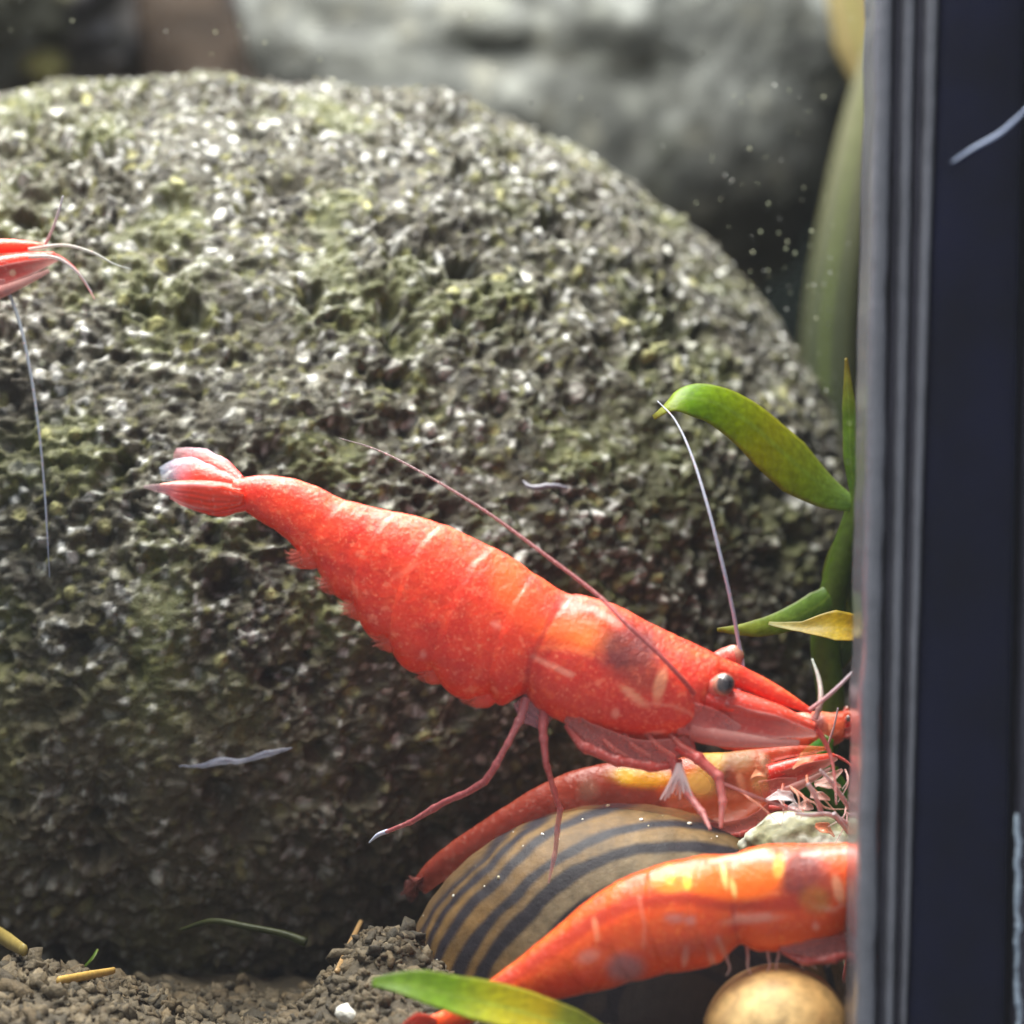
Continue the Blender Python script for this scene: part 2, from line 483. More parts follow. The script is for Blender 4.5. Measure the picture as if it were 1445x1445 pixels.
def strip(name, pb, pt, depth, mat, Y=-8.1, n=60, wob=0.03, seed=0, round_=True):
    """vertical strip between photo columns pb (at row 1445) and pt (at row 0), rounded towards the camera"""
    z = np.linspace(24, -24, n)
    f = (D + Y) / D * K
    row = 722.5 - z / f
    t = (1445 - row) / 1445
    x0 = ((pb[0] + (pt[0] - pb[0]) * t) - 722.5) * f; x1 = ((pb[1] + (pt[1] - pb[1]) * t) - 722.5) * f
    zz = np.stack([np.full(n, seed * 3.1), np.zeros(n), z], -1)
    x0 = x0 + wob * fbm(zz * 0.8, 4, seed); x1 = x1 + wob * fbm(zz * 0.8, 4, seed + 5)
    th = np.linspace(0, np.pi, 9)
    prof_x = -np.cos(th); prof_y = -np.sin(th) ** (0.7 if round_ else 0.2)
    X = (x0 + x1)[:, None] / 2 + (x1 - x0)[:, None] / 2 * prof_x[None]
    Yv = Y + depth + depth * prof_y[None] + 0 * X
    Xb = np.c_[X, x1, x0]; Yb = np.c_[Yv, np.full(n, Y + depth + 3.0), np.full(n, Y + depth + 3.0)]
    V = np.stack([Xb, Yb, np.repeat(z[:, None], Xb.shape[1], 1)], -1)
    W, F = capped(V)
    return obj(name, W, F, mat, tank, sm=True)
strip('silicone_bead', (1207, 1238), (1236, 1262), 0.7, M_sil, seed=1, wob=0.10)
strip('silicone_groove', (1237, 1249), (1261, 1275), 0.4, M_sil_d, Y=-7.6, seed=2)
strip('silicone_bead', (1247, 1263), (1273, 1294), 0.5, M_sil, Y=-7.9, seed=3)
strip('silicone_groove', (1262, 1273), (1293, 1308), 0.4, M_sil_d, Y=-7.6, seed=4)
strip('silicone_bead', (1271, 1281), (1306, 1327), 0.45, M_sil, Y=-7.9, seed=5)
strip('corner_post', (1280, 1424), (1326, 1452), 1.0, M_navy, Y=-8.0, seed=6, wob=0.0, round_=False)
strip('edge_strip', (1423, 1500), (1451, 1540), 1.0, M_sil_d, Y=-7.4, seed=7, wob=0.02, round_=False)
# crusted pale line on the outer edge
pts = [P(1437 + random.uniform(-3, 3), 1150 + k * 22, -8.15) for k in range(16)]
W, F, u = tube_mesh(pts, [0.05] + [random.uniform(.05, .11) for _ in range(14)] + [0.05], 90, 7)
W = W + 0.03 * RNG.normal(size=W.shape) * np.array([1, 0, 1])
obj('lime_crust', W, F, M_fibre, tank, col=np.tile(np.r_[lin((170, 185, 200)), 0.8], (len(W), 1)))
# specks of algae and dust sticking to the inside of the front pane
sp, sr, sc_ = [], [], []
for k in range(230):
    if k < 75: px, py = random.gauss(1085, 60), random.gauss(330, 95)
    elif k < 110: px, py = random.gauss(1150, 40), random.uniform(400, 600)
    else: px, py = random.uniform(0, 1200), random.uniform(0, 700) ** 1.0
    if px > 1205: continue
    sp.append(P(px, py, -8.05)); sr.append(random.choice([.025, .035, .045, .06])); sc_.append(lin(random.choice([(205, 205, 170), (180, 185, 150), (215, 215, 205), (60, 60, 50)])))
V, F, C = blobs(sp, sr, sc_, 0.2, 0.6, 1, 8)
o = obj('dust_specks', V, F, M_speck, pane, col=np.c_[C, np.full(len(C), 0.75)]); o['kind'] = 'stuff'

# lint on the outside of the glass
W, F, u = tube_mesh([P(1343, 229, -11.06), P(1372, 210, -11.08), P(1408, 190, -11.08), P(1432, 170, -11.08), P(1452, 150, -11.07)], [.02, .05, .065, .055, .04], 40, 8)
o = obj('lint_fibre', W, F, M_fibre, col=np.c_[np.tile(lin((150, 165, 195)), (len(W), 1)), np.full(len(W), 0.9)])
tag(o, 'short pale lint fibre stuck on the dark corner post of the tank', 'fibre')

# ------------------------------------------------------------------ shrimp
def similarity(scale, deg, src, dst):
    a = math.radians(deg); R = np.array([[math.cos(a), -math.sin(a)], [math.sin(a), math.cos(a)]]) * scale
    s = np.array(src, float); d = np.array(dst, float)
    f = lambda p: (np.asarray(p, float) - s) @ R.T + d
    f.scale = scale
    return f
ident = similarity(1, 0, (0, 0), (0, 0))

ABD = [((328, 676), (330, 712), 13), ((360, 671), (345, 722), 17), ((395, 671), (375, 742), 21), ((440, 683), (412, 763), 25),
       ((480, 702), (440, 795), 30), ((520, 713), (470, 828), 34), ((560, 722), (500, 860), 38), ((600, 730), (530, 895), 42),
       ((640, 745), (565, 925), 46), ((690, 768), (610, 955), 50), ((730, 790), (660, 978), 52), ((765, 815), (705, 988), 52)]
CAR = [((800, 836), (738, 980), 51), ((830, 840), (760, 1003), 55), ((870, 852), (800, 1024), 58), ((920, 878), (856, 1042), 58),
       ((955, 895), (908, 1046), 55), ((985, 909), (960, 1042), 49), ((1000, 917), (986, 1020), 43), ((1012, 923), (1000, 985), 34),
       ((1024, 929), (1012, 968), 24), ((1050, 941), (1043, 972), 15), ((1100, 968), (1094, 992), 10), ((1147, 1001), (1145, 1008), 2)]
JOINT = [395, 480, 548, 612, 680, 745, 800]          # dorsal x of the shell joints on the first shrimp

RED = dict(body=(242, 58, 22), low=(238, 46, 16), car=(222, 54, 34), top=(252, 112, 58))

def seg_d(p, a, b):
    a = np.asarray(a, float); b = np.asarray(b, float); ab = b - a
    t = np.clip(((p - a) @ ab) / (ab @ ab), 0, 1)
    return np.linalg.norm(p - a - t[:, None] * ab, axis=1)

# pigment and organ marks: (kind, geometry, softness px, colour, strength)
MARKS_CAR = [('ell', (818, 890, 62, 25, 6), .5, (252, 104, 32), .9), ('ell', (845, 902, 40, 14, 8), .5, (255, 120, 36), .7),
             ('ell', (886, 914, 46, 38, -20), .5, (104, 38, 40), .92), ('ell', (905, 950, 32, 26, 0), .6, (132, 56, 42), .6),
             ('ell', (929, 964, 9, 24, 14), .35, (232, 150, 112), .9), ('ell', (893, 980, 24, 6, 38), .4, (232, 150, 112), .85),
             ('line', [(880, 972), (900, 990), (945, 992), (970, 1003), (990, 1020)], 2.5, (236, 130, 105), .8),
             ('line', [(752, 924), (775, 936), (806, 950)], 4, (246, 150, 125), .8), ('line', [(758, 912), (800, 912), (835, 922)], 3.5, (255, 135, 80), .6),
             ('line', [(792, 852), (835, 858), (872, 880)], 5, (255, 165, 150), .65),
             ('ell', (867, 1003, 6, 8, 0), .4, (245, 150, 125), .8), ('ell', (922, 1032, 16, 4, -8), .4, (245, 150, 130), .7),
             ('line', [(738, 978), (748, 930), (790, 845)], 4, (176, 28, 24), .55)]
MARKS_ABD = [('ell', (716, 826, 22, 32, -15), .6, (255, 92, 18), .85), ('ell', (745, 862, 22, 20, 0), .7, (255, 92, 30), .5),
             ('line', [(556, 815), (590, 795)], 4, (255, 125, 96), .4),
             ('ell', (700, 880, 8, 5, 30), .5, (255, 160, 140), .6), ('ell', (598, 922, 5, 6, 0), .5, (255, 160, 140), .6)]

def apply_marks(C, q, marks):
    cover = np.zeros(len(q))
    for kind, g, soft, colr, st in marks:
        if kind == 'ell':
            x, y, rx, ry, rot = g; a = math.radians(rot)
            d = q - np.array([x, y]); u = (d[:, 0] * math.cos(a) + d[:, 1] * math.sin(a)) / rx; v = (-d[:, 0] * math.sin(a) + d[:, 1] * math.cos(a)) / ry
            w = smooth(1 + soft, 1 - soft, np.sqrt(u * u + v * v))
        else:
            d = np.full(len(q), 1e9)
            for k in range(len(g) - 1): d = np.minimum(d, seg_d(q, g[k], g[k + 1]))
            w = smooth(soft * 1.6, soft * 0.4, d)
        cover = np.maximum(cover, w * st)
        w = (w * st)[:, None]
        C[:] = C * (1 - w) + lin(colr) * w
    return cover

def shrimp(name, label, T, Y0, slope=0.0, abd=None, pal=RED, n=420, m=96, marks_abd=MARKS_ABD, extra_marks=(), parts=('head', 'eyes', 'legs', 'tail'), Yabd=None, base=None, body_alpha=1.0, skin=None):
    """T maps the first shrimp's photo pixels to this one's; abd gives other abdomen stations (already in target pixels)"""
    st = [(T(d), T(v), w * T.scale) for d, v, w in CAR]
    if abd is None: st = [(T(d), T(v), w * T.scale) for d, v, w in ABD] + st
    else: st = [(np.array(d, float), np.array(v, float), w) for d, v, w in abd] + st
    na = len(st) - len(CAR)
    d = np.array([s[0] for s in st]); v = np.array([s[1] for s in st]); w = np.array([s[2] for s in st])
    allv = np.c_[d, v, w, np.arange(len(st))]
    A = catmull(allv, n)
    dd, vv, ww, ss = A[:, :2], A[:, 2:4], A[:, 4], A[:, 5]
    tgt_head = T((1147, 1001))
    head_x = T((870, 930))
    fwd = T((1147, 1001)) - T((830, 840)); fwd /= np.linalg.norm(fwd)
    Ydepth = lambda p: Y0 + slope * ((np.asarray(p, float) - head_x) @ fwd) * K      # heading into or out of depth
    th = np.linspace(0, 2 * np.pi, m, endpoint=False)
    cs, sn = np.cos(th), np.sin(th)
    cx_ = np.sign(cs) * np.abs(cs) ** 0.92; sx_ = np.sign(sn) * np.abs(sn) ** 0.85
    cen = (dd + vv) / 2; hv = (dd - vv) / 2
    # overlapping shell plates
    if abd is None:
        jt = np.array(JOINT, float); q0 = np.array([s[0][0] for s in ABD + CAR], float)
        js = np.interp(jt, q0, np.arange(len(st)))
    else:
        js = np.linspace(1.5, na, 7)
    bend = 0.55 * (1 - cx_) * 0.6 - 0.25                     # joints sweep towards the tail low on the flank
    sg = ss[:, None] + 0.0 * cs[None] + 0.40 * np.sin(th)[None] ** 2 - 0.2 + 0.10 * fbm(np.stack([np.repeat(ss, m), np.tile(cs * 2, n), np.tile(sn * 2, n)], -1) * 0.9, 3, 61).reshape(n, m)
    f = np.zeros_like(sg)
    for k in range(len(js) - 1):
        a, b = js[k], js[k + 1]
        inside = (sg >= a) & (sg < b)
        loc = (sg - a) / (b - a)                             # 0 = tail end of this plate
        f = np.where(inside, 0.020 * (1 - loc) ** 1.3 * smooth(0.0, 0.22, loc), f)
        low = np.clip(-cs, 0, 1)[None] ** 3 * (1.0 if abd is None else 0.15)
        f = np.where(inside, f + 0.035 * np.abs(sn)[None] * (1 - loc) ** 2.0 * smooth(0.0, 0.14, loc), f)
        f = np.where(inside, f + low * 0.15 * np.sin(np.clip(loc, 0, 1) * np.pi) - low * 0.03, f)
    inside = (sg >= js[-1]) & (sg < js[-1] + 1.0)
    f = np.where(inside, 0.020 * (1 - (sg - js[-1])) * smooth(0.0, 0.25, sg - js[-1]), f)
    f = f - 0.02
    k1 = (1 + f)
    top = np.clip(cs, 0, 1)
    px = cen[:, None] + hv[:, None] * (cx_[None] * k1)[..., None]
    wy = ww[:, None] * sx_[None] * (1 - 0.3 * top[None] ** 2) * k1
    Yc = Ydepth(cen)
    if Yabd is not None:
        Yc = Yc + np.interp(ss, [0, na, na + 3], [Yabd, 0, 0])
    V = np.zeros((n, m, 3))
    Yv = Yc[:, None] + wy * K
    fct = (D + Yc[:, None]) / D * K + 0 * wy
    V[..., 0] = (px[..., 0] - 722.5) * fct; V[..., 2] = (722.5 - px[..., 1]) * fct; V[..., 1] = Yv
    V = V.reshape(-1, 3)
    qn = V - V.mean(0)
    nz = 0.022 * fbm(qn * 2.0, 3, 77) + 0.010 * fbm(qn * 8, 2, 78)
    nrm = (hv[:, None] / np.maximum(np.linalg.norm(hv, axis=1), 1e-6)[:, None, None] * cx_[None, :, None])
    sc_amt = np.clip(ww[:, None] / 20, 0, 1)
    V[:, 0] += (nrm[..., 0] * sc_amt).ravel() * nz; V[:, 2] -= (nrm[..., 1] * sc_amt).ravel() * nz; V[:, 1] += (sx_[None] * sc_amt).ravel() * nz
    # colour
    isc = smooth(na - 0.6, na + 0.3, np.repeat(ss, m))[:, None]
    lowf = np.tile(np.clip(-cs, 0, 1), n)[:, None]
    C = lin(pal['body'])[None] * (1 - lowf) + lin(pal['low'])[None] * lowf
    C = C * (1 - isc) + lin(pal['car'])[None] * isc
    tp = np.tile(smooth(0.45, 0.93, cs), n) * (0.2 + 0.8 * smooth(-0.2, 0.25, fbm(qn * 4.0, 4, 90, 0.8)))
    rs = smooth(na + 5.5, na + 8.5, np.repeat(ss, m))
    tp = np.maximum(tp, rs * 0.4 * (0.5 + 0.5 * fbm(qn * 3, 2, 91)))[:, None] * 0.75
    C = C * (1 - tp) + lin(pal['top'])[None] * tp  # paler mottled back: pigment plus overhead light painted into the colour
    blot = smooth(-0.1, 0.45, fbm(qn * 0.55, 3, 92))[:, None] * 0.3
    C = C * (1 - blot) + C * np.array([0.75, 0.55, 0.6]) * blot
    jl = np.zeros(n * m)
    for j_ in js[:-1]: jl = np.maximum(jl, smooth(0.10, 0.0, np.abs(sg.ravel() - j_ - 0.06)))
    jl = (jl * smooth(-0.1, 0.3, fbm(qn * 6.5, 2, 95)) * 0.08)[:, None]
    C = C * (1 - jl) + lin(pal['top'])[None] * jl
    # back to the first shrimp's pixels for the organ marks of the carapace
    pxf = px.reshape(-1, 2)
    o0, ex, ey = T((0, 0)), T((1, 0)) - T((0, 0)), T((0, 1)) - T((0, 0))
    Mi = np.linalg.inv(np.stack([ex, ey], 1)); q = (pxf - o0) @ Mi.T
    near = (np.tile(np.abs(sn), n) > 0.05)
    cov = apply_marks(C, q, MARKS_CAR)
    cov = np.maximum(cov, apply_marks(C, q if abd is None else pxf, marks_abd))
    cov = np.maximum(cov, apply_marks(C, pxf, extra_marks))
    W = np.vstack([V, V[:m].mean(0), V[-m:].mean(0)])
    F = grid_faces(n, m).tolist()
    for j in range(m):
        F.append([n * m, (j + 1) % m, j]); F.append([n * m + 1, (n - 1) * m + j, (n - 1) * m + (j + 1) % m])
    Cf = np.vstack([C, C[:1], C[-1:]])
    Cf = np.c_[Cf, np.full(len(Cf), body_alpha) if body_alpha < 1 else np.r_[1 - 0.85 * cov, 1, 1]]
    if base is None:
        c0 = T((850, 1045)); base = P(c0[0], c0[1], Y0)
    root = thing(name, base, label, 'shrimp')
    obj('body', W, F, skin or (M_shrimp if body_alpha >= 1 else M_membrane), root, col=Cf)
    sc = T.scale
    def at(p, dy=0.0):
        t = T(p); return P(t[0], t[1], float(Ydepth(t)) + dy * sc)
    mmpx = K * sc
    def limb(nm, pts, rad, col0=(206, 70, 62), col1=(216, 150, 150), a0=0.85, a1=0.6, nn=None, knots=True, par=root):
        """pts: (px, py, depth mm); rad in px"""
        if 'leg' in nm and len(pts) > 3:
            a_ = np.array(pts, float); k_ = np.linspace(0, len(pts) - 1, (len(pts) - 1) * 8 + 1)
            pts = [tuple(np.interp(x, np.arange(len(a_)), a_[:, c]) for c in range(3)) for x in k_]
            near_k = np.abs(k_ - np.round(k_)); near_k[(np.round(k_) == 0) | (np.round(k_) == len(a_) - 1)] = 1
            rad = np.interp(k_, np.arange(len(rad)), rad) * (0.9 + 0.4 * smooth(0.2, 0.0, near_k) + 0.12 * np.sin(np.clip(k_ % 1, 0, 1) * np.pi))
            nn = len(pts) * 2
        W, F, u = tube_mesh([at((x, y), dy) for x, y, dy in pts], [r * mmpx for r in rad], nn or 12 * len(pts), 8)
        c = lin(col0)[None] * (1 - u[:, None]) + lin(col1)[None] * u[:, None]
        return obj(nm, W, F, M_limb, par, col=np.c_[c, a0 + (a1 - a0) * u])
    def plate(nm, pts, wid, side, c0, c1, a0, a1, cup=0.2, thick=0.05, rim=None, mat=None, ribs=1.0):
        W, F, u, v = blade_mesh([at((x, y), dy) for x, y, dy in pts], [w_ * mmpx for w_ in wid], side, thick * sc, cup)
        t = smooth(0.5, 1.0, u)[:, None]
        c = lin(c0)[None] * (1 - t) + lin(c1)[None] * t
        al = a0 + (a1 - a0) * smooth(0.45, 1.0, u)
        if rim:
            e = smooth(0.7, 1.0, np.abs(v))[:, None] * smooth(0.2, 0.6, u)[:, None]
            c = c * (1 - e) + lin(rim)[None] * e; al = al * (1 - 0.35 * e[:, 0])
        W = W + 0.05 * sc * fbm(W * 3.0, 3, 14)[:, None] * np.array([.6, .6, 1])
        rays = 1 + ribs * 0.22 * np.sin(v * 14 + u * 3)[:, None]
        al = np.clip(al * (1 + 0.25 * fbm(W * 2.5, 3, 15)), 0, 1)
        return obj(nm, W, F, mat or M_membrane, root, col=np.c_[c * rays, al])
    if 'head' in parts:
        for sgn, ex_, ey_ in ((-1, 1021, 966), (1, 1034, 926)):
            if 'eyes' in parts:
              c = at((ex_, ey_), sgn * 1.0)
              v0, f0 = ico(4)
              dv = v0 / np.linalg.norm(v0, axis=1)[:, None]
              r = 0.43 * sc
              ax = np.array([0.35, sgn * 0.9, 0.1]); ax /= np.linalg.norm(ax)
              ca = dv @ ax
              stalk = obj('eye', c + dv * r * (1 + 0.03 * fbm(dv * 6, 2, 3))[:, None], f0, M_eye, root,
                          col=lin((190, 128, 108))[None] + (lin((78, 68, 68)) - lin((190, 128, 108)))[None] * smooth(0.38, 0.60, ca)[:, None] + (lin((48, 42, 46)) - lin((78, 68, 68)))[None] * smooth(0.8, 0.95, ca)[:, None])
              limb('eye_stalk', [(ex_ - 26, ey_ + 8, sgn * 0.45), (ex_ - 10, ey_ + 2, sgn * 0.8), (ex_ - 2, ey_, sgn * 0.9)], [12, 14, 15], (206, 70, 58), (216, 110, 96), 1, 1)
            dy = sgn * 0.7
            plate('antennal_scale', [(985, 1000, dy), (1040, 1014, dy * 1.2), (1100, 1026, dy * 1.2), (1152, 1036, dy)], [14, 21, 17, 4], (0.25, 0.25 * sgn, 1),
                  (214, 84, 74), (226, 165, 155), 0.62, 0.4, 0.25, 0.05, rim=(236, 190, 182), ribs=.3)
            limb('antennule', [(995, 982, sgn * .45), (1045, 994, sgn * .6), (1095, 1008, sgn * .6), (1150, 1026, sgn * .4)], [22, 18, 14, 6], (222, 50, 36), (236, 84, 60), 1, 1)
            limb('mouth_palp', [(975, 1030, sgn * .6), (1020, 1040, sgn * .7), (1080, 1046, sgn * .7), (1128, 1048, sgn * .6)], [16, 14, 9, 4], (206, 110, 100), (230, 180, 172), 0.6, 0.4)
            plate('mandible_flap', [(960, 1010, sgn * .9), (1000, 1018, sgn * .95), (1045, 1030, sgn * .8)], [26, 20, 6], (0, 0.2 * sgn, 1), (206, 100, 94), (224, 160, 155), 0.55, 0.45, ribs=.2)
            limb('antennule_flagellum', [(1146, 1022, sgn * .3), (1160, 1040, sgn * .2), (1172, 1066, sgn * .2), (1178, 1100, sgn * .5), (1180, 1135, sgn * 1.0)], [4.5, 3.6, 2.4, 1.5, .8], (216, 70, 58), (210, 150, 150), 0.9, 0.5)
            limb('antennule_flagellum', [(1142, 1002, sgn * .3), (1165, 985, sgn * .6), (1190, 962, sgn * 1.0), (1215, 935, sgn * 1.4)], [3, 2.8, 2.2, 1.6], (196, 140, 140), (206, 205, 215), 0.8, 0.7)
    if 'legs' in parts:
        for sgn in (-1, 1):
            limb('mouthpart_leg', [(800, 1022, sgn * .5), (822, 1052, sgn * .7), (868, 1072, sgn * .8), (925, 1082, sgn * .7), (962, 1076, sgn * .5)], [6, 8, 8, 7.5, 6], (196, 84, 76), (202, 76, 66), 0.75, 0.9)
            plate('leg_base_plate', [(800, 1010, sgn * .8), (850, 1042, sgn * .9), (910, 1062, sgn * .85), (980, 1048, sgn * .6)], [10, 17, 19, 12], (-0.3, 0.15 * sgn, 1), (186, 100, 94), (208, 110, 100), 0.5, 0.6, ribs=.25)
            for q_ in range(4 if T is ident else 0):
                x_ = 845 + q_ * 34
                limb('leg_base', [(x_, 1030 + q_ * 2, sgn * .7), (x_ + 14, 1052, sgn * .95), (x_ + 40, 1068, sgn * .9)], [5, 4.5, 2.5], (200, 84, 74), (216, 120, 108), .6, .4)
            limb('claw_leg', [(955, 1052, sgn * .7), (985, 1070, sgn * .9), (1014, 1096, sgn * 1.0), (1020, 1130, sgn * 1.1), (1017, 1168, sgn * 1.2)], [8, 7.5, 6.5, 5, 2.5], (206, 56, 46), (222, 150, 145), .95, .75)
            limb('claw_leg', [(945, 1060, sgn * .6), (956, 1092, sgn * .7), (972, 1122, sgn * .8), (992, 1148, sgn * 1.3), (1002, 1170, sgn * 1.8)], [8, 6.5, 5.5, 4.5, 2.2], (202, 66, 58), (220, 150, 148), .9, .7)
    if 'legs' in parts and T is ident:
        limb('walking_leg', [(742, 985, -.4), (735, 1012, -.5), (717, 1048, -.6), (696, 1086, -.4), (683, 1105, -.1)], [6.8, 5.5, 4.2, 4.7, 5.5], (206, 120, 122), (182, 90, 92), .6, .7)
        lw = limb('walking_leg', [(684, 1103, -.1), (660, 1118, .5), (627, 1132, 1.2), (580, 1160, 2.4), (545, 1174, 3.4)], [5.5, 4.2, 4.7, 3.4, 3.1], (182, 90, 92), (186, 104, 106), .7, .7)
        limb('leg_claw', [(547, 1173, 3.4), (534, 1178, 3.7), (521, 1189, 4.2)], [3.6, 3, 1], (190, 200, 225), (215, 222, 240), .95, .9, par=root)
        limb('walking_leg', [(768, 1002, -.3), (766, 1030, -.5), (770, 1075, -.4), (786, 1130, .6), (792, 1145, 1.0)], [7.6, 5.5, 4.2, 4.2, 3.8], (200, 96, 96), (196, 110, 112), .65, .6)
        limb('walking_leg', [(791, 1140, .9), (787, 1165, 1.2), (784, 1200, 1.4), (774, 1246, 1.3)], [4.5, 3.6, 3.2, 1.4], (204, 130, 130), (206, 150, 150), .65, .4)
        plate('gill_fringe', [(735, 985, 0), (752, 1005, 0), (775, 1020, 0)], [14, 20, 12], (-.4, 0, 1), (206, 140, 150), (206, 130, 136), .45, .4)
        for k, (px0, py0) in enumerate(((425, 776), (468, 812), (500, 848), (545, 893), (605, 938), (668, 972))):
            for sgn in (-1, 1):
                plate('swimmeret', [(px0 + 55, py0 - 36, sgn * .25), (px0 + 26, py0 - 6, sgn * .4), (px0 + 2, py0 + 12, sgn * .4), (px0 - 16, py0 + 8 + 6 * sgn, sgn * .3)], [14, 25, 22, 6], (-.8, .1 * sgn, 1), (236, 54, 24), (230, 96, 66), 1, .3, .15, .05, ribs=.5)
                for h_ in range(3):
                    limb('swimmeret_fringe', [(px0 + 10 - h_ * 3, py0 + 10 - h_ * 3, sgn * .4), (px0 - 8 - h_ * 3, py0 + 16 - h_ * 5, sgn * .4), (px0 - 20 - h_ * 2, py0 + 18 - h_ * 8 + random.uniform(-3, 3), sgn * .35)], [2.2, 1.6, .7], (226, 70, 48), (222, 120, 100), .5, .2, 10)
        limb('antenna', [(985, 985, -1.0), (958, 953, -1.75), (925, 918, -1.9), (884, 880, -1.85), (846, 842, -1.3), (768, 782, -.6), (680, 718, .2), (590, 664, 1.2), (530, 634, 2.4), (478, 618, 3.6)],
             [3.4, 3.2, 3.1, 2.9, 2.6, 2.3, 2.0, 1.7, 1.3, .7], (184, 78, 78), (112, 100, 104), .8, .55, 160)
        limb('antenna', [(1040, 985, .6), (1048, 942, .9), (1042, 905, .8), (1034, 860, .5), (1018, 790, .2), (998, 712, .4), (975, 640, 1.2), (952, 592, 2.0), (928, 566, 2.6)],
             [3, 2.9, 2.8, 2.7, 2.5, 2.2, 1.9, 1.5, .8], (176, 176, 200), (178, 182, 196), .95, .8, 140)
        limb('antennule_flagellum', [(1150, 1015, -.3), (1158, 990, -.2), (1156, 960, .2), (1146, 930, .6)], [4, 4, 3.2, 1.6], (190, 150, 145), (190, 200, 190), .8, .6)
        limb('claw_leg', [(1018, 1105, -.6), (1060, 1122, -.3), (1095, 1135, .2), (1140, 1150, .9)], [2.6, 2.4, 2, 1.2], (214, 150, 148), (222, 186, 184), .8, .6)
        for q_ in range(9):
            limb('claw_bristle', [(958, 1078, -.8), (950 + q_ * 2, 1098, -.9), (932 + q_ * 5.5, 1118 + random.uniform(-4, 14), -.9 + random.uniform(-.2, .3))], [4, 3.2, 1.2], (222, 190, 190), (236, 226, 228), .55, .5)
    if 'tail' in parts and abd is None:
        tail_y = 0.0
        plate('telson', [(345, 690, 0), (300, 685, 0), (258, 683, 0), (226, 686, 0)], [17, 13, 9, 4], (0.2, 1, .35), (236, 70, 44), (240, 160, 140), 1, .75, -.25, .08)
        plate('tail_blade', [(340, 680, .4), (305, 662, .7), (268, 645, 1.0), (246, 640, 1.1)], [9, 20, 22, 10], (.45, .35, 1), (236, 48, 26), (216, 140, 150), .98, .2, .2, .04, rim=(206, 176, 190), ribs=.5)
        plate('tail_blade', [(335, 682, .1), (295, 672, .3), (250, 662, .4), (226, 668, .4)], [8, 18, 24, 12], (.1, .45, 1), (236, 54, 30), (176, 184, 206), .95, .15, .2, .04, rim=(186, 196, 214), ribs=.5)
        plate('tail_blade', [(345, 704, -.5), (305, 704, -.8), (262, 697, -1.0), (222, 689, -1.0), (203, 687, -1.0)], [10, 20, 19, 9, 2], (0, -.35, 1), (240, 58, 26), (214, 180, 190), 1, .25, .15, .05, rim=(226, 180, 180))
        plate('tail_blade', [(350, 712, -.3), (310, 716, -.5), (272, 708, -.6), (240, 700, -.6)], [9, 14, 14, 5], (.1, -.3, 1), (224, 52, 34), (222, 150, 150), 1, .6, .15, .05)
    return root, limb, plate, at

shrimp('shrimp', 'bright red shrimp standing on the striped snail in front of the pitted boulder', ident, 0.0, slope=-0.06, n=560, m=128)

# orange shrimp low in front of the snail
T2 = similarity(0.83, -27, (870, 930), (1122, 1247))
ABD2 = [((600, 1436), (612, 1458), 9), ((640, 1418), (655, 1448), 13), ((690, 1384), (715, 1424), 19), ((740, 1345), (770, 1412), 25), ((790, 1303), (820, 1404), 31),
        ((840, 1262), (870, 1392), 37), ((885, 1236), (915, 1380), 42), ((925, 1221), (955, 1372), 45), ((985, 1207), (1008, 1362), 48)]
mk2 = [('line', [(690, 1396), (760, 1350), (830, 1300), (890, 1270), (960, 1262), (1040, 1272), (1120, 1270)], 9, (170, 30, 10), .75),
       ('ell', (950, 1238, 34, 17, -8), .22, (252, 136, 12), .95), ('ell', (1000, 1238, 36, 20, -3), .22, (255, 112, 4), .95), ('ell', (1045, 1240, 52, 26, -6), .22, (255, 108, 4), .97),
       ('ell', (1020, 1232, 4, 18, -8), .4, (255, 205, 120), .95), ('ell', (1032, 1248, 4, 13, -12), .4, (255, 205, 120), .95), ('ell', (1096, 1218, 8, 16, 10), .4, (255, 180, 70), .9),
       ('ell', (944, 1232, 7, 12, 0), .4, (255, 200, 60), .9), ('ell', (968, 1240, 6, 11, 0), .4, (255, 200, 60), .9),
       ('line', [(1000, 1214), (1040, 1207), (1078, 1200)], 3, (250, 190, 160), .8), ('line', [(1130, 1203), (1190, 1199)], 3, (250, 170, 160), .8),
       ('ell', (1058, 1292, 40, 6, -6), .5, (228, 140, 118), .8), ('ell', (950, 1290, 14, 6, 0), .6, (220, 140, 128), .7), ('ell', (972, 1293, 8, 7, 0), .6, (220, 140, 128), .7),
       ('line', [(900, 1262), (908, 1300), (906, 1330)], 3, (232, 120, 90), .6), ('line', [(838, 1295), (842, 1320)], 4, (244, 140, 100), .7), ('line', [(1010, 1318), (1022, 1345)], 4, (222, 150, 130), .7),
       ('ell', (965, 1345, 5, 16, 5), .5, (226, 150, 130), .7), ('ell', (1002, 1348, 5, 16, -20), .5, (226, 150, 130), .7), ('ell', (985, 1330, 60, 14, -5), .7, (168, 52, 30), .55),
       ('ell', (882, 1362, 26, 22, 0), .5, (160, 110, 112), .8), ('ell', (830, 1345, 16, 9, -20), .6, (228, 150, 135), .55), ('ell', (800, 1385, 40, 16, -10), .6, (226, 50, 24), .6),
       ('ell', (1145, 1265, 20, 18, 0), .5, (176, 110, 36), .7)]
OR = dict(body=(240, 86, 18), low=(226, 64, 16), car=(238, 82, 14), top=(252, 112, 36))
r2, limb2, plate2, at2 = shrimp('shrimp', 'orange shrimp with a yellow saddle lying low across the striped snail', T2, -3.4, slope=0.0, abd=ABD2, pal=OR, n=420, m=96, marks_abd=mk2, Yabd=0.2, base=P(900, 1400, -3.4), skin=M_orange)
